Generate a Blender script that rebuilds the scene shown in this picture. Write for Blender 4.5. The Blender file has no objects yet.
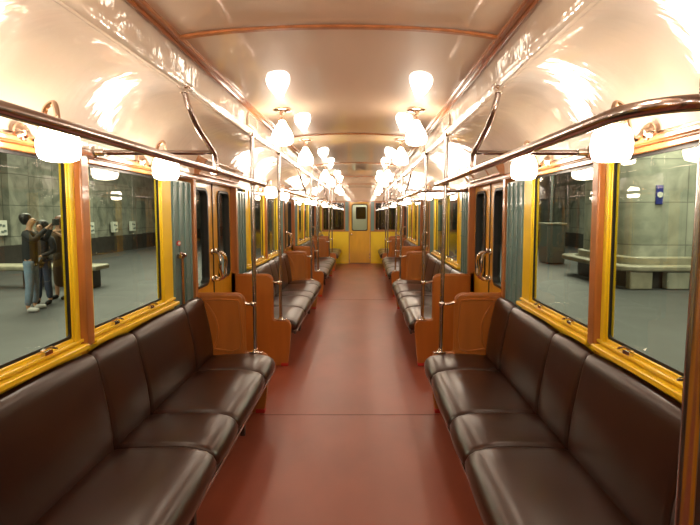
import bpy, bmesh, math, random
from mathutils import Vector, Matrix
random.seed(7)
S = 1.115            # one layout unit in metres
sc = bpy.context.scene
COL = sc.collection
PI = math.pi
EYE = 1.48           # eye height in layout units

# ------------------------------------------------------------ camera, world, exposure
cam_d = bpy.data.cameras.new('camera')
cam = bpy.data.objects.new('camera', cam_d); COL.objects.link(cam)
cam_d.sensor_width = 36.0
F = 470.0
cam_d.lens = F/700*36
TILT = math.radians(4.0)
cam.location = (0.098*S, 0, EYE*S)
cam.rotation_euler = (PI/2-TILT, 0, 0)
cam_d.shift_x = (350-363)/700
cam_d.shift_y = -(262.5-(213.5+F*math.tan(TILT)))/700
cam_d.clip_start = 0.02; cam_d.clip_end = 200
sc.camera = cam
w = bpy.data.worlds.new('world'); sc.world = w; w.use_nodes = True
w.node_tree.nodes['Background'].inputs[0].default_value = (0.55, 0.6, 0.5, 1)
w.node_tree.nodes['Background'].inputs[1].default_value = 0.02
vs = sc.view_settings
vs.view_transform = 'Standard'; vs.look = 'None'; vs.gamma = 1; vs.use_curve_mapping = False
vs.exposure = 0.08
LAMP = 32.0          # opal globe emission
LAMP_COL = (1.0, 0.84, 0.66)
STATION = 520.0       # station ceiling lights, watts
for X in (-6.0, 6.0):
    for Y in (3.0, 9.5, 16.0):
        ld = bpy.data.lights.new('station_light', 'AREA'); ld.shape = 'RECTANGLE'
        ld.size = 2.5*S; ld.size_y = 4*S; ld.energy = STATION; ld.color = (1.0, 0.93, 0.74)
        lo = bpy.data.objects.new('station_light', ld); lo.location = (X*S, Y*S, 3.9*S); COL.objects.link(lo)

# ------------------------------------------------------------ materials
def mat(name, col, rough=0.5, metal=0.0, coat=0.0, spec=0.5, noise=None, bump=None, coat_rough=0.08, coat_ior=1.5):
    m = bpy.data.materials.new(name); m.use_nodes = True
    nt = m.node_tree; b = nt.nodes['Principled BSDF']
    b.inputs['Base Color'].default_value = (*col, 1)
    b.inputs['Roughness'].default_value = rough
    b.inputs['Metallic'].default_value = metal
    b.inputs['Coat Weight'].default_value = coat
    b.inputs['Coat Roughness'].default_value = coat_rough; b.inputs['Coat IOR'].default_value = coat_ior
    b.inputs['Specular IOR Level'].default_value = spec
    tc = nt.nodes.new('ShaderNodeTexCoord')
    if noise:                       # (scale xyz, amount, detail)
        mp = nt.nodes.new('ShaderNodeMapping'); mp.inputs['Scale'].default_value = noise[0]
        nt.links.new(tc.outputs['Object'], mp.inputs[0])
        n = nt.nodes.new('ShaderNodeTexNoise'); n.inputs['Scale'].default_value = 1; n.inputs['Detail'].default_value = noise[2]
        nt.links.new(mp.outputs[0], n.inputs[0])
        cr = nt.nodes.new('ShaderNodeValToRGB')
        a = noise[1]
        cr.color_ramp.elements[0].position = 0.3; cr.color_ramp.elements[1].position = 0.7
        cr.color_ramp.elements[0].color = (*[c*(1-a) for c in col], 1)
        cr.color_ramp.elements[1].color = (*[min(1, c*(1+a)) for c in col], 1)
        nt.links.new(n.outputs['Fac'], cr.inputs[0]); nt.links.new(cr.outputs[0], b.inputs['Base Color'])
    if bump:                        # (scale xyz, strength, distance)
        mp = nt.nodes.new('ShaderNodeMapping'); mp.inputs['Scale'].default_value = bump[0]
        nt.links.new(tc.outputs['Object'], mp.inputs[0])
        n = nt.nodes.new('ShaderNodeTexNoise'); n.inputs['Scale'].default_value = 1; n.inputs['Detail'].default_value = 3
        nt.links.new(mp.outputs[0], n.inputs[0])
        bp = nt.nodes.new('ShaderNodeBump'); bp.inputs['Strength'].default_value = bump[1]; bp.inputs['Distance'].default_value = bump[2]
        nt.links.new(n.outputs['Fac'], bp.inputs['Height'])
        nt.links.new(bp.outputs[0], b.inputs['Normal'])
        if coat: nt.links.new(bp.outputs[0], b.inputs['Coat Normal'])
    return m

def emit(name, col, strength):
    m = bpy.data.materials.new(name); m.use_nodes = True
    nt = m.node_tree; nt.nodes.clear()
    e = nt.nodes.new('ShaderNodeEmission'); e.inputs[0].default_value = (*col, 1); e.inputs[1].default_value = strength
    o = nt.nodes.new('ShaderNodeOutputMaterial'); nt.links.new(e.outputs[0], o.inputs[0])
    return m

def glass(name, tint=(0.86, 0.92, 0.86), ior=1.5, rough=0.0):
    m = bpy.data.materials.new(name); m.use_nodes = True
    nt = m.node_tree; nt.nodes.clear()
    t = nt.nodes.new('ShaderNodeBsdfTransparent'); t.inputs[0].default_value = (*tint, 1)
    g = nt.nodes.new('ShaderNodeBsdfGlossy'); g.inputs['Roughness'].default_value = rough
    fr = nt.nodes.new('ShaderNodeFresnel'); fr.inputs[0].default_value = ior
    mx = nt.nodes.new('ShaderNodeMixShader'); o = nt.nodes.new('ShaderNodeOutputMaterial')
    ge = nt.nodes.new('ShaderNodeNewGeometry'); iv = nt.nodes.new('ShaderNodeMath'); iv.operation = 'SUBTRACT'; iv.inputs[0].default_value = 1
    mu = nt.nodes.new('ShaderNodeMath'); mu.operation = 'MULTIPLY'
    nt.links.new(ge.outputs['Backfacing'], iv.inputs[1]); nt.links.new(iv.outputs[0], mu.inputs[0]); nt.links.new(fr.outputs[0], mu.inputs[1])
    nt.links.new(mu.outputs[0], mx.inputs[0]); nt.links.new(t.outputs[0], mx.inputs[1]); nt.links.new(g.outputs[0], mx.inputs[2])
    nt.links.new(mx.outputs[0], o.inputs[0])
    return m

def marble(name, c1, c2, joint, bw, bh):
    m = bpy.data.materials.new(name); m.use_nodes = True
    nt = m.node_tree; b = nt.nodes['Principled BSDF']; b.inputs['Roughness'].default_value = 0.3
    tc = nt.nodes.new('ShaderNodeTexCoord')
    n = nt.nodes.new('ShaderNodeTexNoise'); n.inputs['Scale'].default_value = 1.3; n.inputs['Detail'].default_value = 8; n.inputs['Distortion'].default_value = 1.6
    nt.links.new(tc.outputs['Object'], n.inputs[0])
    cr = nt.nodes.new('ShaderNodeValToRGB')
    cr.color_ramp.elements[0].position = 0.35; cr.color_ramp.elements[0].color = (*c1, 1)
    cr.color_ramp.elements[1].position = 0.62; cr.color_ramp.elements[1].color = (*c2, 1)
    nt.links.new(n.outputs['Fac'], cr.inputs[0])
    sp = nt.nodes.new('ShaderNodeSeparateXYZ'); nt.links.new(tc.outputs['Object'], sp.inputs[0])
    ad = nt.nodes.new('ShaderNodeMath'); ad.operation = 'ADD'; nt.links.new(sp.outputs[0], ad.inputs[0]); nt.links.new(sp.outputs[1], ad.inputs[1])
    cb = nt.nodes.new('ShaderNodeCombineXYZ'); nt.links.new(ad.outputs[0], cb.inputs[0]); nt.links.new(sp.outputs[2], cb.inputs[1])
    br = nt.nodes.new('ShaderNodeTexBrick'); br.offset = 0.0
    br.inputs['Scale'].default_value = 1; br.inputs['Brick Width'].default_value = bw; br.inputs['Row Height'].default_value = bh
    br.inputs['Mortar Size'].default_value = 0.012; br.inputs['Color1'].default_value = (1, 1, 1, 1); br.inputs['Color2'].default_value = (0.8, 0.82, 0.8, 1)
    br.inputs['Mortar'].default_value = (joint, joint, joint, 1)
    nt.links.new(cb.outputs[0], br.inputs[0])
    mx = nt.nodes.new('ShaderNodeMix'); mx.data_type = 'RGBA'; mx.blend_type = 'MULTIPLY'; mx.inputs[0].default_value = 1
    nt.links.new(cr.outputs[0], mx.inputs[6]); nt.links.new(br.outputs[0], mx.inputs[7]); nt.links.new(mx.outputs[2], b.inputs['Base Color'])
    return m

M = dict(
    floor=mat('red_brown_linoleum', (0.25, 0.055, 0.028), 0.42, coat=0.15, coat_rough=0.3, noise=((2.2, 1.4, 1), 0.16, 6)),
    cream=mat('cream_enamel', (0.68, 0.57, 0.455), 0.45, coat=1.0, coat_rough=0.06, coat_ior=1.65, bump=((3, 8, 3), 0.32, 0.02), noise=((1.2, 1.2, 1.2), 0.05, 3)),
    cream_mid=mat('ceiling_enamel', (0.70, 0.52, 0.37), 0.5, coat=1.0, coat_rough=0.025, bump=((2.5, 1.2, 2), 0.12, 0.02), noise=((3, 0.6, 1), 0.06, 3)),
    yellow=mat('yellow_paint', (0.84, 0.57, 0.016), 0.35, coat=0.5, noise=((3, 3, 2), 0.04, 3)),
    ochre=mat('ochre_paint', (0.64, 0.32, 0.014), 0.35, coat=0.5, noise=((9, 9, 2), 0.08, 4)),
    teal=mat('teal_paint', (0.125, 0.215, 0.20), 0.38, coat=0.4, noise=((7, 7, 1.5), 0.12, 4)),
    wood=mat('brown_wood', (0.40, 0.15, 0.04), 0.33, coat=0.6, noise=((20, 20, 2), 0.22, 4)),
    trimwood=mat('ceiling_wood', (0.45, 0.17, 0.06), 0.28, coat=0.7, noise=((20, 2, 20), 0.2, 4)),
    panel=mat('varnished_board', (0.36, 0.115, 0.018), 0.32, coat=0.5, coat_rough=0.15, noise=((14, 14, 2), 0.10, 4)),
    seat=mat('brown_leatherette', (0.027, 0.0085, 0.0045), 0.31, coat=0.08, coat_rough=0.2, spec=0.42, bump=((160, 160, 160), 0.05, 0.002), noise=((3, 3, 3), 0.12, 3)),
    dark=mat('seat_underside', (0.05, 0.018, 0.012), 0.7),
    seam=mat('linoleum_seam', (0.15, 0.035, 0.02), 0.5),
    redfoot=mat('red_paint', (0.45, 0.02, 0.015), 0.5),
    steel=mat('worn_steel', (0.50, 0.47, 0.47), 0.22, metal=1.0, noise=((3, 3, 3), 0.1, 3)),
    darksteel=mat('dark_chrome', (0.48, 0.42, 0.41), 0.18, metal=1.0),
    chrome=mat('chrome', (0.8, 0.76, 0.72), 0.12, metal=1.0),
    brass=mat('nickel_brass', (0.75, 0.58, 0.46), 0.18, metal=1.0),
    rubber=mat('black_rubber', (0.012, 0.010, 0.009), 0.5),
    grille=mat('vent_grille_paint', (0.36, 0.27, 0.22), 0.5),
    globe=emit('opal_globe_lit', LAMP_COL, LAMP),
    glass=glass('window_glass', (0.88, 0.93, 0.86), 1.5),
    endglass=glass('dark_window_glass', (0.55, 0.58, 0.5), 2.2),
    platform=mat('platform_asphalt', (0.055, 0.058, 0.060), 0.55, noise=((1.5, 1.5, 1.5), 0.2, 6)),
    plinth=mat('dark_granite', (0.035, 0.030, 0.026), 0.35, noise=((5, 5, 5), 0.3, 5)),
    marble=marble('grey_green_marble', (0.15, 0.155, 0.13), (0.31, 0.31, 0.26), 0.35, 1.15, 0.95),
    pylon=marble('pale_pylon_marble', (0.27, 0.285, 0.24), (0.45, 0.455, 0.38), 0.5, 1.25, 0.95),
    bench_stone=mat('bench_marble', (0.29, 0.27, 0.20), 0.4, noise=((4, 4, 4), 0.25, 5)),
    plaster=mat('station_plaster', (0.5, 0.48, 0.4), 0.8),
    greybox=mat('grey_green_metal', (0.13, 0.16, 0.15), 0.5),
    white=mat('white_plate', (0.6, 0.62, 0.55), 0.5),
    blue=mat('blue_enamel', (0.02, 0.03, 0.22), 0.4),
    redlabel=mat('red_enamel', (0.5, 0.04, 0.03), 0.4),
    black=mat('black_paint', (0.01, 0.01, 0.01), 0.5),
    exterior=mat('carriage_exterior', (0.05, 0.08, 0.10), 0.4),
    skin=mat('skin', (0.45, 0.25, 0.16), 0.5),
    hair_dark=mat('dark_hair', (0.012, 0.008, 0.006), 0.45),
    hair_red=mat('auburn_hair', (0.12, 0.035, 0.012), 0.45),
    cloth_black=mat('black_cloth', (0.010, 0.010, 0.012), 0.8),
    cloth_grey=mat('charcoal_cloth', (0.022, 0.02, 0.024), 0.8),
    jeans=mat('light_blue_denim', (0.16, 0.23, 0.32), 0.8, noise=((8, 8, 8), 0.2, 4)),
    jeans_dark=mat('dark_denim', (0.03, 0.045, 0.085), 0.8),
    brown_cloth=mat('olive_brown_cloth', (0.10, 0.055, 0.022), 0.85),
    shoe=mat('white_trainers', (0.55, 0.55, 0.55), 0.6),
)

# ------------------------------------------------------------ mesh helpers (layout units)
class MB:
    def __init__(s): s.v = []; s.f = []
    def add(s, vs_, fs):
        o = len(s.v); s.v += [tuple(v) for v in vs_]; s.f += [tuple(i+o for i in f) for f in fs]; return s
    def box(s, x0, x1, y0, y1, z0, z1):
        x0, x1 = sorted((x0, x1)); y0, y1 = sorted((y0, y1)); z0, z1 = sorted((z0, z1))
        return s.add([(x0, y0, z0), (x1, y0, z0), (x1, y1, z0), (x0, y1, z0), (x0, y0, z1), (x1, y0, z1), (x1, y1, z1), (x0, y1, z1)],
                     [(0, 3, 2, 1), (4, 5, 6, 7), (0, 1, 5, 4), (1, 2, 6, 5), (2, 3, 7, 6), (3, 0, 4, 7)])
    def tube(s, path, r, n=10, caps=True):
        P = [Vector(p) for p in path]
        rs = r if isinstance(r, (list, tuple)) else [r]*len(P)
        up = None; rings = []
        for i, p in enumerate(P):
            t = (P[min(i+1, len(P)-1)]-P[max(i-1, 0)]).normalized()
            if up is None:
                up = Vector((0, 0, 1)) if abs(t.z) < 0.9 else Vector((1, 0, 0))
            a = (up - t*up.dot(t)).normalized(); b = t.cross(a); up = a
            rings.append([p+(a*math.cos(2*PI*k/n)+b*math.sin(2*PI*k/n))*rs[i] for k in range(n)])
        vv = [v for r_ in rings for v in r_]; ff = []
        for i in range(len(P)-1):
            for k in range(n):
                ff.append((i*n+k, i*n+(k+1) % n, (i+1)*n+(k+1) % n, (i+1)*n+k))
        if caps: ff += [tuple(range(n))[::-1], tuple((len(P)-1)*n+k for k in range(n))]
        return s.add(vv, ff)
    def lathe(s, prof, c=(0, 0, 0), n=20, axis='z'):
        vv = []; ff = []
        for r, h in prof:
            for k in range(n):
                a = 2*PI*k/n; x, y = r*math.cos(a), r*math.sin(a)
                if axis == 'z': q = (c[0]+x, c[1]+y, c[2]+h)
                elif axis == 'x': q = (c[0]+h, c[1]+x, c[2]+y)
                else: q = (c[0]+x, c[1]+h, c[2]+y)
                vv.append(q)
        for i in range(len(prof)-1):
            for k in range(n): ff.append((i*n+k, i*n+(k+1) % n, (i+1)*n+(k+1) % n, (i+1)*n+k))
        ff += [tuple(range(n))[::-1], tuple((len(prof)-1)*n+k for k in range(n))]
        return s.add(vv, ff)
    def prism(s, pts, a0, a1, axis='y'):
        n = len(pts)
        def q(p, a): return (p[0], a, p[1]) if axis == 'y' else ((a, p[0], p[1]) if axis == 'x' else (p[0], p[1], a))
        return s.add([q(p, a0) for p in pts]+[q(p, a1) for p in pts],
                     [tuple(range(n)), tuple(range(2*n-1, n-1, -1))]+[(i, n+i, n+(i+1) % n, (i+1) % n) for i in range(n)])
    def strip(s, pts, y0, y1, ny=1, closed=False):
        """an open profile in xz swept along y"""
        n = len(pts); vv = []; ff = []
        for j in range(ny+1):
            y = y0+(y1-y0)*j/ny
            vv += [(p[0], y, p[1]) for p in pts]
        for j in range(ny):
            for i in range(n-1 if not closed else n):
                ff.append((j*n+i, j*n+(i+1) % n, (j+1)*n+(i+1) % n, (j+1)*n+i))
        return s.add(vv, ff)
    def loft(s, pts, y0, y1, rend=0.02, bulge=0.006):
        cx = sum(p[0] for p in pts)/len(pts); cz = sum(p[1] for p in pts)/len(pts)
        wx = (max(p[0] for p in pts)-min(p[0] for p in pts))/2; wz = (max(p[1] for p in pts)-min(p[1] for p in pts))/2
        rings = []
        for k in range(4):
            a = k*PI/6; rings.append((y0+rend*(1-math.cos(a)) if k else y0, rend*(1-math.sin(a))))
        rings[3] = (y0+rend, 0)
        m = 6
        mids = [(y0+rend+(y1-y0-2*rend)*j/m, -bulge*math.sin(PI*j/m)) for j in range(1, m)]
        full = rings+mids+[(y0+y1-r[0], r[1]) for r in rings[::-1]]
        vv = []; n = len(pts)
        for y, ins in full:
            for p in pts: vv.append((cx+(p[0]-cx)*(1-ins/wx), y, cz+(p[1]-cz)*(1-ins/wz)))
        ff = [tuple(range(n)), tuple((len(full)-1)*n+k for k in range(n))[::-1]]
        for j in range(len(full)-1):
            for i in range(n): ff.append((j*n+i, (j+1)*n+i, (j+1)*n+(i+1) % n, j*n+(i+1) % n))
        return s.add(vv, ff)
    def build(s, name, m, parent=None, loc=None, smooth=40, bevel=0, **props):
        me = bpy.data.meshes.new(name)
        L = Vector(loc) if loc else (parent_loc(parent) if parent else Vector((0, 0, 0)))
        me.from_pydata([((v[0]-L.x)*S, (v[1]-L.y)*S, (v[2]-L.z)*S) for v in s.v], [], s.f)
        bm = bmesh.new(); bm.from_mesh(me); bmesh.ops.recalc_face_normals(bm, faces=bm.faces); bm.to_mesh(me); bm.free()
        me.materials.append(m)
        if smooth:
            for p in me.polygons: p.use_smooth = True
            me.set_sharp_from_angle(angle=math.radians(smooth))
        o = bpy.data.objects.new(name, me); COL.objects.link(o)
        if parent: o.parent = parent; WLOC[o.name] = L
        else: o.location = L*S; WLOC[o.name] = L
        if bevel:
            b = o.modifiers.new('bevel', 'BEVEL'); b.width = bevel*S; b.segments = 2; b.limit_method = 'ANGLE'; b.angle_limit = math.radians(40)
        for k, v in props.items(): o[k] = v
        return o
WLOC = {}
def parent_loc(o): return WLOC[o.name]
def thing(name, loc, label=None, cat=None, group=None, kind=None):
    o = bpy.data.objects.new(name, None); COL.objects.link(o); o.empty_display_size = 0.05
    o.location = Vector(loc)*S; WLOC[o.name] = Vector(loc)
    if label: o['label'] = label
    if cat: o['category'] = cat
    if group: o['group'] = group
    if kind: o['kind'] = kind
    return o
def tag(o, label, cat, group=None):
    o['label'] = label; o['category'] = cat
    if group: o['group'] = group
    return o
def spline(pts, n=6):
    P = [Vector(p) for p in pts]; out = []
    for i in range(len(P)-1):
        p0, p1, p2, p3 = P[max(i-1, 0)], P[i], P[i+1], P[min(i+2, len(P)-1)]
        for k in range(n):
            t = k/n
            out.append(0.5*((2*p1)+(-p0+p2)*t+(2*p0-5*p1+4*p2-p3)*t*t+(-p0+3*p1-3*p2+p3)*t**3))
    out.append(P[-1]); return out
def rrect(a0, a1, b0, b1, r, n=5):
    out = []
    for (cx, cy, st) in ((a1-r, b1-r, 0), (a0+r, b1-r, 90), (a0+r, b0+r, 180), (a1-r, b0+r, 270)):
        for k in range(n+1):
            a = math.radians(st+90*k/n); out.append((cx+r*math.cos(a), cy+r*math.sin(a)))
    return out
def frame_ring(mb, outer, inner, a0, a1, axis='x'):
    """a flat ring between two outlines of the same count, a0..a1 thick"""
    n = len(outer)
    def q(p, a): return (a, p[0], p[1]) if axis == 'x' else ((p[0], a, p[1]) if axis == 'y' else (p[0], p[1], a))
    vv = [q(p, a0) for p in outer]+[q(p, a0) for p in inner]+[q(p, a1) for p in outer]+[q(p, a1) for p in inner]
    ff = []
    for i in range(n):
        j = (i+1) % n
        ff += [(i, j, n+j, n+i), (2*n+i, 3*n+i, 3*n+j, 2*n+j), (i, 2*n+i, 2*n+j, j), (n+i, n+j, 3*n+j, 3*n+i)]
    return mb.add(vv, ff)

# ------------------------------------------------------------ layout
P = 3.82                      # bay pitch
W = 1.135                     # half width at wall face
Y0, Y1 = -3.5, 13.9           # carriage ends
DOORC = [0.14+P*k for k in range(4)]
DH = 0.54
SILL, WTOP = 0.905, 1.728
CH = EYE
side_word = {-1: 'left', 1: 'right'}
bay_word = ['nearest', 'second', 'third', 'farthest']
door_word = ['beside the camera', 'nearest', 'middle', 'farthest']

# ------------------------------------------------------------ structure: floor, ceiling, walls
def struct(o): o['kind'] = 'structure'; return o
struct(MB().box(-W-.08, W+.08, Y0, Y1+.08, -.08, 0).build('floor', M['floor']))
seams = MB()
for y in (-1.3, 3.37, 8.0, 12.5): seams.box(-.66, .66, y-.004, y+.004, 0, .0015)
struct(seams.build('trim_5', M['seam']))

# central vault
arc = [(.668*math.sin(a)/math.sin(1.0), CH+.715+.045*(math.cos(a)-math.cos(1.0))/(1-math.cos(1.0))) for a in [(-1+2*i/20) for i in range(21)]]
up = [(x, z+.04) for x, z in arc[::-1]]
struct(MB().prism(arc+up, Y0, Y1).build('ceiling', M['cream_mid']))
# coves from the beam to the walls
for sx in (-1, 1):
    prof = [(.668, .715), (.69, .70), (.700, .655), (.703, .610), (.706, .585), (.716, .570), (.732, .572), (.742, .578)]
    for i in range(15):
        a = PI/2*(i/14); prof.append((.760+.360*math.sin(a), .300+.285*math.cos(a)))
    prof += [(1.12, .285), (1.15, .285)]
    inner = [(sx*x, CH+z) for x, z in prof]
    outer = [(sx*(x+.03), CH+z+.05) for x, z in prof[::-1]]
    struct(MB().prism(inner+outer, Y0, Y1).build('ceiling_cove_'+side_word[sx], M['cream']))
    # long wooden strip along the vault
    t = MB()
    t.box(sx*.640, sx*.672, Y0, Y1, CH+.705, CH+.722)
    t.tube([(sx*.640, Y0, CH+.706), (sx*.640, Y1, CH+.706)], .007, 6)
    t.tube([(sx*.672, Y0, CH+.702), (sx*.672, Y1, CH+.702)], .008, 6)
    struct(t.build('trim_1' if sx < 0 else 'trim_2', M['trimwood']))
# cross strips
for i in range(6):
    y = 1.95+2.55*i if i < 5 else -0.6
    cs = [(x*.975, z-.004) for x, z in arc]
    lo = [(x, z-.012) for x, z in cs[::-1]]
    struct(MB().prism(cs+lo, y-.014, y+.014).build('trim_%d' % (10+i), M['trimwood'], bevel=.003))

def wall_side(sx):
    name = 'wall_'+side_word[sx]
    X0, X1 = sx*W, sx*(W+.09)
    b = MB()
    spans = []
    prev = Y0
    for c in DOORC:
        spans.append((prev, c-DH)); prev = c+DH
    spans.append((prev, Y1))
    for y0, y1 in spans: b.box(X0, X1, y0, y1, 0, SILL)
    b.box(X0, X1, Y0, DOORC[0]-DH, SILL, WTOP)
    o = struct(b.build(name, M['ochre']))
    u = MB()
    u.box(sx*(W-.002), X1, Y0, Y1, 1.752, CH+.31)
    u.build('upper_band', M['cream'], o)
    tr = MB()
    tr.box(sx*(W-.030), sx*(W+.02), Y0, Y1, 1.725, 1.752)
    tr.tube([(sx*(W-.030), Y0, 1.738), (sx*(W-.030), Y1, 1.738)], .012, 6)
    tr.build('picture_rail', M['trimwood'], o)
    # teal boarded panels either side of every doorway
    t = MB(); st = MB(); jm = MB(); sc_ = MB()
    for k, c in enumerate(DOORC):
        for sd in (-1, 1):
            if k == 0 and sd < 0: continue
            e = c+sd*DH                     # jamb edge
            a0, a1 = sorted((e+sd*.05, e+sd*.415))
            t.box(sx*(W-.006), sx*(W+.08), a0, a1, .1, 1.70)
            for j in range(4):
                yy = a0+.035+(a1-a0-.07)*j/3
                t.box(sx*(W-.016), sx*W, yy-.010, yy+.010, .1, 1.69)
                for zz in (1.0, 1.25, 1.5, 1.66):
                    sc_.lathe([(.006, -.004), (.004, .002)], (sx*(W-.018), yy, zz), 6, 'x')
            jm.box(sx*(W-.025), sx*(W+.09), min(e, e+sd*.05), max(e, e+sd*.05), 0, 1.74)
        # lintel
        jm.box(sx*(W-.025), sx*(W+.09), c-DH, c+DH, 1.735, 1.765)
    t.build('teal_boards', M['teal'], o, bevel=.003)
    sc_.build('screw_heads', M['teal'], o, kind='stuff')
    jm.build('door_jamb', M['wood'], o, bevel=.004)
    # slanting header boards over the doorways
    for c in DOORC:
        h = MB()
        h.prism([(sx*(W-.04), 1.77), (sx*(W-.10), 1.865), (sx*(W-.04), 1.90), (sx*(W+.0), 1.90), (sx*(W+.0), 1.77)], c-DH+.02, c+DH-.02)
        hd = h.build('door_header', M['cream'], o, bevel=.004)
        e = MB()
        for yy in (c-DH, c+DH-.02, c-DH*.45, c+DH*.45):
            e.prism([(sx*(W-.045), 1.765), (sx*(W-.107), 1.868), (sx*(W-.05), 1.90), (sx*W, 1.90), (sx*W, 1.765)], yy, yy+.018)
        e.tube([(sx*(W-.045), c-DH, 1.768), (sx*(W-.045), c+DH, 1.768)], .01, 6)
        e.tube([(sx*(W-.104), c-DH, 1.866), (sx*(W-.104), c+DH, 1.866)], .008, 6)
        e.build('header_moulding', M['wood'], hd)
    return o
walls = {sx: wall_side(sx) for sx in (-1, 1)}

# end walls
def end_wall():
    b = MB()
    b.box(-W, -.305, Y1, Y1+.06, 0, .96); b.box(.305, W, Y1, Y1+.06, 0, .96)
    o = struct(b.build('wall_back', M['yellow']))
    t = MB()
    for sx in (-1, 1): t.box(sx*.31, sx*.425, Y1-.01, Y1+.06, .96, 1.83)
    t.build('teal_strip', M['teal'], o)
    c = MB()
    c.box(-W, W, Y1, Y1+.06, 1.845, 2.25)
    c.build('upper_panel', M['cream_mid'], o)
    m = MB()
    m.box(-W, W, Y1-.03, Y1, 1.83, 1.855)
    for sx in (-1, 1):
        m.box(sx*.305, sx*.325, Y1-.02, Y1+.02, 0, 1.84)
        m.box(sx*.325, sx*W, Y1-.02, Y1, .945, .97)
    m.build('moulding', M['wood'], o)
    # windows either side
    for k, sx in enumerate((-1, 1)):
        w_ = thing('window_%d' % (20+k), (sx*.78, Y1, 1.4), kind='structure')
        x0, x1 = sorted((sx*.43, sx*1.11))
        fr = MB(); frame_ring(fr, rrect(x0, x1, .97, 1.83, .02), rrect(x0+.035, x1-.035, 1.0, 1.79, .03), Y1-.015, Y1+.05, 'y')
        fr.build('window_frame', M['wood'], w_)
        MB().box(x0+.02, x1-.02, Y1+.02, Y1+.026, .99, 1.81).build('pane', M['endglass'], w_)
    for sx in (-1, 1): MB().box(sx*.42, sx*W, Y1+.35, Y1+.37, .9, 1.9).build('dark_cab_backing', M['plinth'], o)  # added dark backing in the cab so the end windows mirror the carriage
    # centre door
    d = thing('door_9', (0, Y1, 0), kind='structure')
    f = MB()
    frame_ring(f, rrect(-.30, .30, .02, 1.825, .005), rrect(-.235, .235, .97, 1.755, .05), Y1-.02, Y1+.03, 'y')
    f.build('door_leaf', M['ochre'], d)
    r = MB(); frame_ring(r, rrect(-.235, .235, .97, 1.755, .05), rrect(-.212, .212, .993, 1.732, .045), Y1-.03, Y1+.035, 'y')
    r.build('gasket', M['rubber'], d)
    MB().box(-.225, .225, Y1+.0, Y1+.005, .98, 1.74).build('pane', M['glass'], d)
    h = MB(); h.lathe([(.022, 0), (.022, -.012), (.01, -.016)], (-.245, Y1-.02, .86), 10, 'y')
    h.tube([(-.245, Y1-.03, .86), (-.245, Y1-.06, .86), (-.20, Y1-.065, .855)], .010, 8)
    h.build('door_handle', M['chrome'], d)
    hg = MB()
    for zz in (.15, .25): hg.box(.285, .31, Y1-.03, Y1-.018, zz, zz+.05)
    hg.build('hinge', M['brass'], d)
end_wall()
# neighbouring carriage seen through the end door
nc = thing('neighbouring_carriage', (0, Y1+1.2, 0), 'end of the neighbouring carriage seen through the small end door window', 'carriage')
n_ = MB(); frame_ring(n_, rrect(-.9, .9, 0, 2.2, .05), rrect(-.13, .19, 1.30, 1.69, .03), Y1+1.2, Y1+1.25, 'y'); n_.build('end_wall', M['white'], nc)
MB().box(-.14, .20, Y1+1.23, Y1+1.24, 1.29, 1.70).build('pane', M['endglass'], nc)
MB().box(-.5, -.30, Y1+1.17, Y1+1.20, .2, 2.0).build('edge_panel', M['teal'], nc)
MB().box(-.9, .9, Y1+1.6, Y1+1.62, 0, 2.2).build('inner_partition', M['plinth'], nc)
ld = bpy.data.lights.new('added_fill_light', 'POINT'); ld.energy = 22; ld.color = LAMP_COL; ld.shadow_soft_size = .08  # added fill light, brightens the view through the end door window
lo = bpy.data.objects.new('added_fill_light', ld); lo.location = (0, (Y1+.8)*S, 2.0*S); COL.objects.link(lo)
# wall behind the camera
struct(MB().box(-W, W, Y0-.06, Y0, 0, 2.3).build('wall_front', M['ochre']))

# ------------------------------------------------------------ windows
def window(idx, sx, y0, y1, f0, f1):
    """yellow framed window; f0, f1: frame widths at the near and far side"""
    w_ = thing('window_%d' % idx, (sx*W, (y0+y1)/2, SILL), kind='structure')
    g0, g1, gz0, gz1 = y0+f0, y1-f1, .955, 1.70
    fr = MB()
    Xi, Xo = sx*(W-.012), sx*(W+.020)
    fr.box(Xi, Xo, y0, g0, SILL, WTOP); fr.box(Xi, Xo, g1, y1, SILL, WTOP)
    fr.box(Xi, Xo, g0, g1, SILL, gz0)
    fr.box(Xi, sx*W, y0, y1, .845, SILL)
    # inner raised bead
    q = .022
    for (a, b_, c, d) in ((g0-q, g0, gz0-q, gz1+q), (g1, g1+q, gz0-q, gz1+q)): fr.box(sx*(W-.024), Xi, a, b_, c, d)
    fr.box(sx*(W-.026), Xi, y0, y1, .926, .940); fr.box(sx*(W-.050), Xi, y0, y1, SILL-.01, .918)
    fr.build('window_frame', M['yellow'], w_, bevel=.004)
    tp = MB(); tp.box(Xi, Xo, g0, g1, gz1, WTOP); tp.box(sx*(W-.024), Xi, g0, g1, gz1, gz1+q); tp.build('top_rail', M['wood'], w_, bevel=.004)
    gk = MB(); frame_ring(gk, rrect(g0, g1, gz0, gz1, .012), rrect(g0+.008, g1-.008, gz0+.012, gz1-.012, .012), sx*(W-.006), sx*(W+.004))
    gk.build('gasket', M['rubber'], w_)
    MB().box(sx*(W+.000), sx*(W+.004), g0+.005, g1-.005, gz0+.005, gz1-.005).build('pane', M['glass'], w_)
    for yy in (g0+.18, g1-.18):
        l = MB()
        l.tube(spline([(sx*(W-.02), yy-.03, .962), (sx*(W-.045), yy-.02, .972), (sx*(W-.055), yy+.0, .965), (sx*(W-.045), yy+.02, .958), (sx*(W-.02), yy+.03, .962)]), .0055, 6)
        l.box(sx*(W-.03), sx*(W-.012), yy-.022, yy+.022, .940, .955)
        l.build('window_latch', M['chrome'], w_)
    return w_
wi = 1
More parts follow.
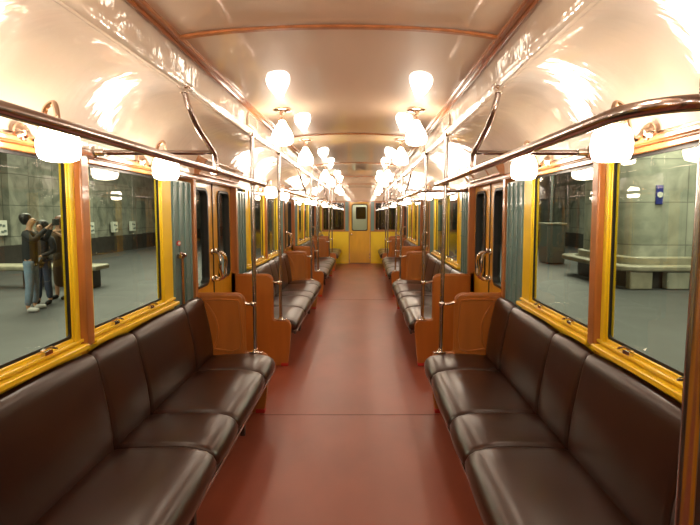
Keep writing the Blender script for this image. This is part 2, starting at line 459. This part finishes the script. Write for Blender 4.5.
for k in range(4):
    for sx in (-1, 1):
        a = 1.095+P*k; b = a+1.91
        if k == 3:
            window(wi, sx, a, Y1-.04, .15, .12); wi += 1
            continue
        mid = 2.032+P*k
        window(wi, sx, a, mid-.028, .15, .055); wi += 1
        window(wi, sx, mid+.028, b, .03, .17); wi += 1
        pm = MB(); pm.box(sx*(W-.040), sx*(W+.020), mid-.029, mid+.029, SILL+.0, 1.73)
        po = pm.build('window_post', M['wood'], walls[sx], bevel=.006)

# ------------------------------------------------------------ sliding doors
def door(idx, sx, c):
    d = thing('door_%d' % idx, (sx*(W+.06), c, 0), kind='structure')
    XA, XB = sx*(W+.035), sx*(W+.075)
    for sd in (-1, 1):
        a, b = (c-DH, c-.004) if sd < 0 else (c+.004, c+DH)
        g0, g1 = (a+.07, b-.13) if sd < 0 else (a+.13, b-.07)
        f = MB(); frame_ring(f, rrect(a, b, .01, 1.735, .006), rrect(g0, g1, .90, 1.68, .07), XA, XB)
        lf = f.build('door_leaf', M['ochre'], d)
        r = MB(); frame_ring(r, rrect(g0, g1, .90, 1.68, .07), rrect(g0+.02, g1-.02, .92, 1.66, .055), sx*(W+.022), sx*(W+.08))
        r.build('gasket', M['rubber'], lf)
        MB().box(sx*(W+.055), sx*(W+.060), g0+.01, g1-.01, .91, 1.67).build('pane', M['glass'], lf)
        h = MB(); hy = c+sd*.055
        h.tube(spline([(sx*(W+.03), hy, 1.16), (sx*(W-.03), hy+sd*.005, 1.14), (sx*(W-.05), hy+sd*.03, 1.08), (sx*(W-.045), hy+sd*.02, 1.01), (sx*(W-.05), hy-sd*.005, .955), (sx*(W-.02), hy-sd*.01, .925), (sx*(W+.03), hy-sd*.01, .93)]), .013, 8)
        for zz in (1.16, .93): h.lathe([(.026, 0), (.026, -sx*.010), (.015, -sx*.016)], (sx*(W+.035), hy-sd*.01*(zz < 1), zz), 10, 'x')
        h.build('door_handle', M['chrome'], lf)
    s_ = MB(); s_.box(sx*(W+.028), sx*(W+.075), c-.006, c+.006, .02, 1.73); s_.build('door_seal', M['rubber'], d)
for k, c in enumerate(DOORC):
    for j, sx in enumerate((-1, 1)): door(1+2*k+j, sx, c)

# ------------------------------------------------------------ benches
seatprof = [(1.02, .36), (1.025, .42), (1.00, .445), (.92, .452), (.80, .457), (.70, .457), (.64, .450), (.59, .437), (.560, .415), (.545, .385), (.547, .355), (.565, .340), (.70, .338), (.90, .34)]
backprof = [(1.02, .40), (.998, .43), (1.000, .50), (1.012, .60), (1.035, .72), (1.056, .81), (1.066, .845), (1.082, .868), (1.104, .875), (1.122, .866), (1.131, .84), (1.131, .70), (1.131, .40)]
def bench(sx, k, ya, yb, cuts, label):
    t = thing('bench_seat', (sx*.84, (ya+yb)/2, 0), label, 'bench', 'leatherette benches along the carriage')
    ys = [ya]+cuts+[yb]
    sp = [(sx*x, z) for x, z in seatprof]; bp = [(sx*x, z) for x, z in backprof]
    for a, b in zip(ys[:-1], ys[1:]):
        MB().loft(sp, a+.001, b-.001, .030, .010).build('seat_cushion', M['seat'], t, smooth=60)
        MB().loft(bp, a+.001, b-.001, .026, .008).build('backrest_cushion', M['seat'], t, smooth=60)
    fr = MB()
    fr.box(sx*.575, sx*1.02, ya, yb, .318, .338)
    fr.box(sx*.558, sx*.578, ya, yb, .305, .342)
    fr.build('seat_frame', M['dark'], t, bevel=.003)
    MB().box(sx*.552, sx*.558, ya+.01, yb-.01, .322, .336).build('metal_edge', M['steel'], t)
    MB().box(sx*.80, sx*1.13, ya+.01, yb-.01, .0, .318).build('heater_box', M['dark'], t)
    for yy in (ya+.35, (ya+yb)/2, yb-.35):
        MB().box(sx*.69, sx*.72, yy-.015, yy+.015, .0, .32).build('leg', M['dark'], t, bevel=.003)
    return t
TH = .018
D = [(.815, 3.42), (4.50, 7.24), (8.32, 11.06), (12.14, Y1-.02)]
for k, (ya, yb) in enumerate(D):
    for sx in (-1, 1):
        if k < 3: cuts = [yb-2.07, yb-1.40, yb-1.04, yb-.37]
        else: cuts = [ya+.42, ya+1.1]
        where = ['longest in view, in the foreground', 'between the nearest and middle doorways', 'between the middle and farthest doorways', 'short one against the end wall'][k]
        bench(sx, k, ya+TH, yb-TH, [c for c in cuts if c > ya+.15], 'dark brown leatherette bench on the %s side, %s' % (side_word[sx], where))

# ------------------------------------------------------------ bench end partitions
def partition(sx, y, face, k, nf):
    """face: side (in y) on which the bench stands"""
    pts = [(1.13, .0), (1.13, .888), (.83, .888)]
    for i in range(1, 6):
        a = PI/2*i/5; pts.append((.83-.05*math.sin(a), .838+.05*math.cos(a)))
    pts += [(.78, .52), (.778, .475), (.765, .452), (.735, .447), (.655, .447)]
    for i in range(1, 6):
        a = PI/2*i/5; pts.append((.655-.055*math.sin(a), .392+.055*math.cos(a)))
    pts += [(.60, .34), (.615, .15), (.63, .035), (.66, .0)]
    pts = [(sx*x, z) for x, z in pts]
    gap = ('near' if nf else 'far')
    lab = 'orange-brown wooden partition on the %s side, at the %s end of the %s bench' % (side_word[sx], gap, bay_word[k] if k < 3 else 'short end')
    t = thing('bench_partition', (sx*.87, y, 0), lab, 'partition', 'wooden bench end partitions')
    MB().prism(pts, y-TH, y+TH).build('board', M['panel'], t, bevel=.006, smooth=30)
    yy = y+face*TH
    rp = [(1.015, .49), (.805, .49), (.805, .80), (.815, .835), (.84, .848), (1.05, .848), (1.03, .80), (.985, .72), (.965, .62), (.985, .52), (1.005, .49)]
    path = [(sx*x, yy, z) for x, z in rp]+[(sx*1.015, yy, .49)]
    m_ = MB(); m_.tube(spline(path, 3), .0075, 6); m_.build('panel_moulding', M['panel'], t)
    e = MB(); e.tube([(sx*x, y, z) for x, z in [(1.12, .89), (.83, .89)]]+[(sx*(.83-.052*math.sin(PI/2*i/5)), y, .838+.052*math.cos(PI/2*i/5)) for i in range(1, 6)]+[(sx*.778, y, .52), (sx*.776, y, .475), (sx*.765, y, .454), (sx*.735, y, .449), (sx*.655, y, .449), (sx*.615, y, .43)], .012, 8)
    e.build('edge_bead', M['panel'], t)
    MB().box(sx*.632, sx*.70, y-TH-.006, y+TH+.006, 0, .03).build('foot', M['redfoot'], t, bevel=.004)
    return t
PX = .700
def pole(sx, y, k, nf):
    gap = ('near' if nf else 'far')
    lab = 'vertical steel grab pole on the %s side, rising from the partition at the %s end of the %s bench' % (side_word[sx], gap, bay_word[k] if k < 3 else 'short end')
    if len(lab.split()) > 16:
        lab = 'steel grab pole, %s side, on the partition at the %s end of the %s bench' % (side_word[sx], gap, bay_word[k])
    t = thing('grab_pole', (sx*PX, y, .46), lab, 'pole', 'vertical grab poles')
    xb = PX-.028 if sx > 0 else PX
    top = CH+.58
    MB().tube([(sx*xb, y, .45), (sx*PX, y, top)], .0155, 12).build('tube', M['steel'], t)
    b = MB(); b.lathe([(.030, 0), (.030, .008), (.020, .014), (.018, .03)], (sx*xb, y, .452), 12)
    b.box(sx*(xb-.055), sx*(xb+.04), y-.016, y+.016, .449, .459)
    b.build('base_plate', M['chrome'], t, bevel=.002)
    c = MB(); c.lathe([(.020, 0), (.024, .006), (.024, .026), (.020, .032)], (sx*(xb+.007), y, .80), 12)
    c.tube(spline([(sx*(xb+.01), y, .816), (sx*(xb+.05), y, .816), (sx*(.78), y, .835), (sx*.81, y, .872), (sx*.85, y, .892)], 4), .010, 8)
    c.build('partition_bracket', M['chrome'], t)
    f = MB(); f.lathe([(.018, 0), (.022, .01), (.026, .022), (.026, .03)], (sx*PX, y, top-.03), 12)
    f.build('ceiling_flange', M['chrome'], t)
    f = MB(); f.lathe([(.018, 0), (.023, .006), (.023, .03), (.018, .036)], (sx*(PX-.003), y, CH+.200), 12)
    f.build('rail_clamp', M['darksteel'], t)
for k, (ya, yb) in enumerate(D):
    for sx in (-1, 1):
        for nf, y in ((1, ya), (0, yb)):
            if k == 3 and not nf: continue
            partition(sx, y, 1 if nf else -1, k, nf)
            pole(sx, y, k, nf)

# ------------------------------------------------------------ overhead handrails
RH = CH+.222
def handrail(sx, k):
    ya, yb = D[k]
    lab = 'dark chrome overhead handrail above the %s bench on the %s side' % (bay_word[k] if k < 3 else 'short end', side_word[sx])
    t = thing('overhead_handrail', (sx*.68, (ya+yb)/2, RH), lab, 'handrail', 'overhead handrails')
    RX = PX-.033
    far = yb+.25 if k < 3 else yb-.02
    if sx > 0:
        yb0 = ya+.14
        path = [(sx*(W-.0), yb0, RH), (sx*(RX+.16), yb0, RH)]
        for i in range(1, 8):
            a = PI/2*i/7; path.append((sx*(RX+.14-.14*math.sin(a)), yb0+.14-.14*math.cos(a), RH))
        path += [(sx*RX, ya+1.5, RH), (sx*RX, far, RH)]
    else:
        path = [(sx*RX, ya-.04 if k else -.42, RH), (sx*RX, ya+1.5, RH), (sx*RX, far, RH)]
    MB().tube(path, .0175, 12).build('tube', M['darksteel'], t)
    e = MB(); e.lathe([(.0175, 0), (.020, .002), (.018, .012), (.008, .018)], (sx*RX, far, RH), 12, 'y'); e.build('end_cap', M['chrome'], t)
    h0 = P*k
    y_ = lambda v: min(v+h0, yb-.1)
    hp = spline([(sx*.722, y_(2.20), CH+.590), (sx*.715, y_(2.20), CH+.53), (sx*.70, y_(2.215), CH+.47), (sx*.69, y_(2.28), CH+.405), (sx*.68, y_(2.40), CH+.345), (sx*RX, y_(2.455), CH+.30), (sx*RX, y_(2.465), CH+.22)], 5)
    hg = MB().tube(hp, .0135, 10).build('hanger', M['darksteel'], t)
    fl = MB(); fl.box(sx*.695, sx*.745, y_(2.20)-.03, y_(2.20)+.03, CH+.575, CH+.592); fl.lathe([(.020, 0), (.020, .03), (.016, .04)], (sx*.721, y_(2.20), CH+.548), 10)
    fl.build('flange', M['chrome'], hg, bevel=.003)
    cl = MB(); cl.lathe([(.0235, -.03), (.0245, -.02), (.0245, .02), (.0235, .03)], (sx*RX, y_(2.465), RH), 12, 'y'); cl.build('clamp', M['chrome'], hg)
    cb = MB().tube([(sx*(W-.02), y_(2.125), CH+.272), (sx*(RX), y_(2.46), CH+.315)], .0125, 10).build('cross_bar', M['darksteel'], t)
    c2 = MB(); c2.lathe([(.028, 0), (.028, -sx*.008), (.017, -sx*.014), (.016, -sx*.05)], (sx*(W-.03), y_(2.12), CH+.272), 10, 'x'); c2.build('wall_flange', M['chrome'], cb)
for k in range(4):
    for sx in (-1, 1): handrail(sx, k)

# ------------------------------------------------------------ lamps
def wall_lamp(sx, y, label):
    t = thing('wall_lamp', (sx*W, y, CH+.27), label, 'lamp', 'opal wall lamps along the windows')
    b = MB(); b.lathe([(.034, 0), (.034, -sx*.008), (.022, -sx*.02), (.014, -sx*.03)], (sx*(W-.03), y, CH+.285), 14, 'x'); b.box(sx*(W-.05), sx*W, y-.012, y+.012, CH+.255, CH+.31)
    b.build('wall_bracket', M['brass'], t, bevel=.002)
    xs = [(W-.055, .285), (W-.075, .262), (W-.095, .268), (W-.110, .315), (W-.125, .365), (W-.150, .385), (W-.160, .375), (W-.165, .34), (W-.165, .325)]
    MB().tube(spline([(sx*x, y, CH+z) for x, z in xs], 4), .010, 8).build('arm', M['brass'], t)
    g = MB(); g.lathe([(.012, .045), (.026, .035), (.030, .015), (.030, 0)], (sx*(W-.165), y, CH+.288), 14); g.build('lamp_cap', M['brass'], t)
    q = MB(); q.lathe([(.004, -.118), (.040, -.117), (.059, -.109), (.067, -.088), (.068, -.058), (.064, -.028), (.054, -.006), (.034, .006), (.02, .009)], (sx*(W-.165), y, CH+.300), 20)
    q.build('globe', M['globe'], t)
ordw = ['near', 'far']
for k in range(-1, 4):
    for j, yy in enumerate((1.67, 2.57)):
        if k == 3 and j == 1: pos = yy+P*k-.05
        else: pos = yy+P*k
        if pos > Y1-.2: continue
        for sx in (-1, 1):
            if k < 0: lab = 'opal wall lamp on the %s wall behind the camera, %s one of two' % (side_word[sx], ordw[1-j])
            else: lab = 'lit opal wall lamp, %s one of two above the %s bench, %s wall' % (ordw[j], bay_word[k] if k < 3 else 'short end', side_word[sx])
            wall_lamp(sx, pos, lab)
def ceiling_lamp(sx, y, label):
    zc = CH+.715+.045*(math.cos(.477/.668*math.sin(1.0))-math.cos(1.0))/(1-math.cos(1.0))-.004
    t = thing('ceiling_lamp', (sx*.477, y, zc), label, 'lamp', 'opal ceiling lamps')
    r = MB(); r.lathe([(.064, 0), (.066, -.008), (.056, -.014), (.020, -.018), (.016, -.04)], (sx*.477, y, zc), 20); r.build('ceiling_rose', M['brass'], t)
    s_ = MB(); s_.lathe([(.011, -.03), (.011, -.062), (.022, -.068), (.024, -.085)], (sx*.477, y, zc), 12); s_.build('stem', M['brass'], t)
    q = MB(); q.lathe([(.022, -.076), (.026, -.095), (.045, -.125), (.066, -.160), (.077, -.195), (.076, -.222), (.064, -.242), (.045, -.25), (.004, -.252)], (sx*.477, y, zc), 20)
    q.build('globe', M['globe'], t)
for k, c in enumerate(DOORC):
    for j, dy in enumerate((-.56, .80)):
        for sx in (-1, 1):
            ceiling_lamp(sx, c+dy, 'lit opal bell ceiling lamp, %s row, %s one of two by the %s doorway' % (side_word[sx], ordw[j], door_word[k] if k else 'camera side'))
            lv = 'small framed vent on the %s ceiling beam, %s one by the %s doorway' % (side_word[sx], ordw[j], door_word[k] if k else 'camera side')
            y = c+dy
            v = thing('ceiling_vent', (sx*.70, y, CH+.64), lv, 'vent', 'ceiling beam vents')
            X = sx*.697
            f = MB(); frame_ring(f, rrect(y-.13, y+.15, CH+.605, CH+.695, .004), rrect(y-.11, y+.13, CH+.618, CH+.682, .004), X-sx*.012, X+sx*.006)
            f.build('frame', M['cream'], v)
            g = MB(); g.box(X-sx*.004, X+sx*.002, y-.112, y+.132, CH+.617, CH+.683)
            for q in range(6): g.box(X-sx*.008, X, y-.112, y+.132, CH+.622+q*.0105, CH+.626+q*.0105)
            g.build('grille', M['grille'], v)

# ------------------------------------------------------------ door release on the near left teal panel
t = thing('door_release', (-W, 3.2, 1.2), 'small dark lever box with steel rod below a red oval plate on teal panel', 'lever')
m_ = MB(); m_.prism([(3.085+.030*math.cos(a*PI/8), 1.285+.017*math.sin(a*PI/8)) for a in range(16)], -(W-.018), -(W-.024), 'x'); m_.build('red_plate', M['redlabel'], t)
m_ = MB(); m_.prism([(3.085+.020*math.cos(a*PI/8), 1.285+.009*math.sin(a*PI/8)) for a in range(16)], -(W-.024), -(W-.026), 'x'); m_.build('plate_marking', M['white'], t)
m_ = MB(); m_.box(-(W-.016), -(W-.05), 3.065, 3.115, 1.185, 1.215); m_.tube([(-(W-.045), 3.04, 1.225), (-(W-.06), 3.09, 1.21), (-(W-.045), 3.135, 1.195)], .009, 8); m_.build('lever', M['darksteel'], t, bevel=.003)
m_ = MB(); m_.tube([(-(W-.035), 3.10, 1.19), (-(W-.035), 3.10, .88)], .011, 8); m_.build('rod', M['darksteel'], t)

# ------------------------------------------------------------ the station outside
for sx in (-1, 1):
    struct(MB().box(sx*1.45, sx*9.7, -4, 34, -.35, 0).build('platform_floor_'+side_word[sx], M['platform']))
    wl = struct(MB().box(sx*9.6, sx*9.75, -4, 34, 0, 4.2).build('station_wall_'+side_word[sx], M['marble']))
    MB().box(sx*9.39, sx*9.6, -4, 34, 0, .62).build('plinth', M['plinth'], wl)
    pl = MB()
    for i in range(9):
        y = 2.5+3.4*i
        pl.box(sx*9.42, sx*9.6, y, y+.75, .0, 4.1)
    pl.build('pilasters', M['marble'], wl)
    struct(MB().box(sx*1.3, sx*9.75, -4, 34, 4.1, 4.2).build('station_ceiling_'+side_word[sx], M['plaster']))
struct(MB().box(-9.7, 9.7, 34, 34.1, -.35, 4.2).build('station_wall_back', M['marble']))
# vent plates on the station wall
for i, (px, y_) in enumerate(((3, 228), (92, 228), (116, 227), (134, 226))):
    yy = 9.5*F/(363-px); zz = CH-(y_-213.5)*yy/F
    t = thing('wall_plate', (-9.5, yy, zz), 'small white vent plate on marble wall, %s from the left behind the windows' % ['first', 'second', 'third', 'fourth'][i], 'notice', 'vent plates on the station wall')
    MB().box(-9.40, -9.52, yy-.16, yy+.16, zz-.2, zz+.2).build('plate', M['white'], t, bevel=.01)
    m_ = MB()
    for a, b in ((-.09, .08), (.03, .06), (-.02, -.1), (.07, -.08)): m_.box(-9.385, -9.40, yy+a-.04, yy+a+.04, zz+b-.03, zz+b+.03)
    m_.build('dark_marks', M['greybox'], t)
# bench on the left platform
t = thing('stone_bench', (-6.2, 9.3, 0), 'pale stone bench on dark legs standing on platform behind the people', 'bench')
MB().box(-8.0, -5.1, 9.1, 9.6, .36, .46).build('slab', M['bench_stone'], t, bevel=.03)
for x in (-7.6, -6.5, -5.35):
    MB().box(x-.12, x+.12, 9.2, 9.5, 0, .36).build('leg', M['plinth'], t, bevel=.02)
# pylon with ring bench on the right
pyl = t = thing('marble_pylon', (6.8, 10.2, 0), 'large pale marble station pylon seen through the nearest window on the right', 'pillar')
MB().prism(rrect(5.42, 8.6, 9.35, 11.6, .35, 4), 0, 4.1, 'z').build('shaft', M['pylon'], t)
MB().prism(rrect(5.34, 8.68, 9.27, 11.7, .35, 4), .40, .62, 'z').build('lower_moulding', M['bench_stone'], t, bevel=.03)
bn = thing('pylon_bench', (6.8, 9.2, 0), 'stone ledge bench wrapped around the pylon foot on dark stone blocks', 'bench')
frame_ring(MB(), rrect(5.05, 8.9, 8.98, 12.0, .4, 5), rrect(5.30, 8.71, 9.23, 11.74, .35, 5), .36, .47, 'z').build('slab', M['bench_stone'], bn, bevel=.03)
for i in range(5):
    MB().box(5.28+i*.72, 5.72+i*.72, 9.04, 9.22, 0, .36).build('support', M['bench_stone'] if i % 2 == 0 else M['pylon'], bn, bevel=.03)
MB().prism(rrect(5.34, 8.68, 9.27, 11.7, .35, 4), 0, .36, 'z').build('foot', M['plinth'], pyl)
# sign on the pylon, notice column, grey-green box, posts
t = thing('blue_sign', (5.95, 9.33, 1.8), 'narrow blue enamel sign with white disc on the marble pylon', 'sign')
MB().box(5.88, 6.02, 9.31, 9.345, 1.66, 2.04).build('plate', M['blue'], t, bevel=.008)
m_ = MB(); m_.lathe([(.055, 0), (.055, -.012)], (5.95, 9.31, 1.85), 16, 'y'); m_.build('white_disc', M['white'], t)
t = thing('station_list', (7.55, 13.0, 1.5), 'tall dark lettered station list on grey wall behind pylon', 'sign')
MB().box(7.40, 7.80, 13.0, 13.04, .95, 2.1).build('board', M['white'], t)
m_ = MB()
for i in range(6): m_.box(7.48, 7.66, 12.985, 13.0, 1.05+i*.17, 1.15+i*.17)
m_.build('dark_lines', M['black'], t)
struct(MB().box(7.1, 9.4, 13.05, 13.4, 0, 4.1).build('station_wall_middle', M['marble']))
t = thing('platform_box', (5.7, 14.0, 0), 'grey green box on the platform beyond the second window on the right', 'cabinet')
MB().box(5.50, 6.05, 13.8, 14.4, 0.02, 1.15).build('body', M['greybox'], t, bevel=.02)  # grey-green box form with a top slab and front panel
MB().box(5.46, 6.09, 13.76, 14.44, 1.15, 1.20).build('top', M['bench_stone'], t, bevel=.01)
MB().box(5.56, 5.99, 13.785, 13.8, .12, 1.05).build('door', M['greybox'], t, bevel=.005)
for i, (x, y) in enumerate(((6.3, 15.5), (6.6, 12.6))):
    t = thing('platform_post', (x, y, 0), 'slim steel post with round foot on the right platform, %s one' % ['farther', 'nearer'][i], 'post', 'platform posts')
    MB().tube([(x, y, 0), (x, y, 4.1)], .035, 10).build('shaft', M['greybox'], t)
    m_ = MB(); m_.lathe([(.12, 0), (.12, .03), (.05, .06), (.035, .1)], (x, y, 0), 12); m_.build('foot', M['plinth'], t)

# ------------------------------------------------------------ people
def skinned(name, joints, edges, m, parent, sub=1, root=0):
    L = parent_loc(parent)
    me = bpy.data.meshes.new(name)
    me.from_pydata([Vector(j[0])*S for j in joints], edges, [])
    me.materials.append(m)
    o = bpy.data.objects.new(name, me); COL.objects.link(o); o.parent = parent; WLOC[o.name] = L
    sk = o.modifiers.new('skin', 'SKIN'); sk.use_smooth_shade = True; sk.branch_smoothing = .4
    lay = me.skin_vertices[0].data if me.skin_vertices else None
    if lay is None:
        bm = bmesh.new(); bm.from_mesh(me); bm.verts.layers.skin.verify(); bm.to_mesh(me); bm.free()
        lay = me.skin_vertices[0].data
    for i, j in enumerate(joints):
        r = j[1] if isinstance(j[1], tuple) else (j[1], j[1])
        lay[i].radius = (r[0]*S, r[1]*S); lay[i].use_root = (i == root)
    sb = o.modifiers.new('sub', 'SUBSURF'); sb.levels = sub; sb.render_levels = sub
    return o
def person(loc, rz, label, hgt, top, trous, shoe, hair, arms, longhair=False, coat_len=0.0, sleeves=True, lean=0.0, stance=.10, held=None, skirt=False):
    """arms: per side (elbow, wrist) in body space: x right, y forward, z up; unit height 1.5"""
    q = hgt/1.5
    t = thing('person', loc, label, 'person', 'people on the platform'); t.rotation_euler.z = rz
    V_ = lambda x, y, z: Vector((x*q, (y+lean*max(0, z-.8))*q, z*q))
    J = [(V_(0, 0, .80), .085*q), (V_(0, 0, .98), .10*q), (V_(0, .01, 1.14), (.125*q, .10*q)), (V_(0, .0, 1.24), .075*q), (V_(0, .005, 1.295), .043*q),
         (V_(0, .015, 1.35), .060*q), (V_(0, .025, 1.41), .080*q), (V_(0, .018, 1.465), .060*q)]
    E = [(0, 1), (1, 2), (2, 3), (3, 4), (4, 5), (5, 6), (6, 7)]
    def add(p, r, frm): J.append((p, r*q)); E.append((frm, len(J)-1)); return len(J)-1
    add(V_(0, .108, 1.395), .012, 6)
    for sd in (-1, 1):
        a = add(V_(sd*.070, 0, .74), .060, 0); a = add(V_(sd*(stance*.8), .01, .42), .050, a)
        a = add(V_(sd*stance, -.015, .09), .034, a); a = add(V_(sd*stance, -.01, .035), .032, a); add(V_(sd*(stance+.015), .13, .03), .026, a)
        el, wr = arms[0 if sd < 0 else 1]
        a = add(V_(sd*.165, 0, 1.205), .050, 3); a = add(V_(*el), .036, a); a = add(V_(*wr), .024, a)
        d = (Vector(wr)-Vector(el)).normalized(); sidev = Vector((1, 0, 0)) if abs(d.x) < .8 else Vector((0, 0, 1))
        pm = Vector(wr)+d*.06; a = add(V_(*pm), .026, a)
        for f in range(4):
            off = sidev*(f-1.5)*.017; ln = (.050, .060, .057, .043)[f]
            b = add(V_(*(pm+d*.03+off)), .0085, a); add(V_(*(pm+d*(.03+ln)+off+Vector((0, 0, -.012)))), .0075, b)
        tb = add(V_(*(Vector(wr)+d*.035+sidev*-.035)), .0095, a-0); add(V_(*(Vector(wr)+d*.075+sidev*-.045)), .008, tb)
    skinned('body', J, E, M['skin'], t, 1)
    # eyes
    for sd in (-1, 1):
        e = MB(); L = Vector(loc)
        c = V_(sd*.03, .095, 1.415)
        e.lathe([(.001, -.008), (.008, -.004), (.009, 0), (.006, .006), (.001, .008)], (c.x, c.y, c.z), 8)
        e.build('eye', M['black'], t, loc=(0, 0, 0)).location = (0, 0, 0)
    # clothing
    J = [(V_(0, 0, .72-coat_len), .108*q), (V_(0, 0, .84), .120*q), (V_(0, 0, .98), .122*q), (V_(0, .01, 1.13), (.148*q, .122*q)), (V_(0, 0, 1.235), .088*q), (V_(0, .0, 1.275), .058*q)]
    E = [(0, 1), (1, 2), (2, 3), (3, 4), (4, 5)]
    for sd in (-1, 1):
        el, wr = arms[0 if sd < 0 else 1]
        J.append((V_(sd*.168, 0, 1.205), .066*q)); E.append((4, len(J)-1))
        J.append((V_(*el), .050*q)); E.append((len(J)-2, len(J)-1))
        if sleeves:
            w2 = Vector(el).lerp(Vector(wr), .93); J.append((V_(*w2), .036*q)); E.append((len(J)-2, len(J)-1))
    skinned('jacket', J, E, top, t, 1, 1)
    J = [(V_(0, 0, .86), .100*q)]; E = []
    if skirt:
        J += [(V_(0, 0, .6), .13*q), (V_(0, 0, .2), .12*q)]; E = [(0, 1), (1, 2)]
    else:
        for sd in (-1, 1):
            n0 = len(J)
            J += [(V_(sd*.070, 0, .74), .085*q), (V_(sd*stance*.8, .012, .42), .066*q), (V_(sd*stance, -.012, .085), .055*q)]
            E += [(0, n0), (n0, n0+1), (n0+1, n0+2)]
    skinned('trousers' if not skirt else 'dress', J, E, trous, t, 1)
    for sd in (-1, 1):
        skinned('shoe', [(V_(sd*stance, -.035, .045), .046*q), (V_(sd*(stance+.005), .05, .038), .042*q), (V_(sd*(stance+.015), .145, .030), .034*q)], [(0, 1), (1, 2)], shoe, t, 1)
    hm = MB()
    if longhair: pr = [(.035, -.38), (.075, -.34), (.092, -.24), (.088, -.12), (.090, -.04), (.097, .01), (.090, .055), (.062, .085), (.02, .10), (.002, .101)]
    else: pr = [(.035, -.085), (.060, -.05), (.078, -.01), (.084, .02), (.082, .055), (.060, .083), (.02, .096), (.002, .097)]
    hm.lathe([(a*q, b*q) for a, b in pr], tuple(V_(0, -.045, 1.432)), 14)
    ho = hm.build('hair', hair, t, loc=(0, 0, 0), smooth=80); ho.location = (0, 0, 0)
    if held:
        h = MB(); x, y, z = held[0]; x *= q; y *= q; z *= q
        h.box(x-held[1][0]/2, x+held[1][0]/2, y-held[1][1]/2, y+held[1][1]/2, z-held[1][2]/2, z+held[1][2]/2)
        ob = h.build(held[2], M['black'], t, loc=(0, 0, 0), bevel=.004); ob.location = (0, 0, 0)
    return t
def at(px, y): return ((px-363)*y/F+.098, y, 0)
person(at(29, 7.1), math.radians(-75), 'dark-haired person in black jacket and light jeans raising a camera to photograph', 1.46, M['cloth_black'], M['jeans'], M['shoe'], M['hair_dark'],
       (((-.24, .14, 1.10), (-.08, .28, 1.30)), ((.24, .14, 1.10), (.08, .28, 1.30))), coat_len=.03, stance=.13, held=((0, .37, 1.385), (.17, .04, .10), 'camera'))
person(at(41, 7.65), math.radians(185), 'long-haired person in dark jacket and jeans holding a small camera at the waist', 1.35, M['cloth_grey'], M['jeans_dark'], M['cloth_black'], M['hair_dark'],
       (((-.24, .05, .96), (-.07, .20, .88)), ((.24, .05, .96), (.07, .20, .88))), longhair=True, coat_len=.05, held=((0, .25, .88), (.12, .05, .08), 'camera'))
person(at(59, 8.1), math.radians(172), 'auburn-haired person in long brown clothes with one arm raised, beside window frame', 1.42, M['brown_cloth'], M['brown_cloth'], M['cloth_black'], M['hair_red'],
       (((-.27, .08, 1.10), (-.12, .22, 1.22)), ((.22, .03, .95), (.24, .10, .72))), longhair=True, coat_len=.1, sleeves=False, skirt=True)
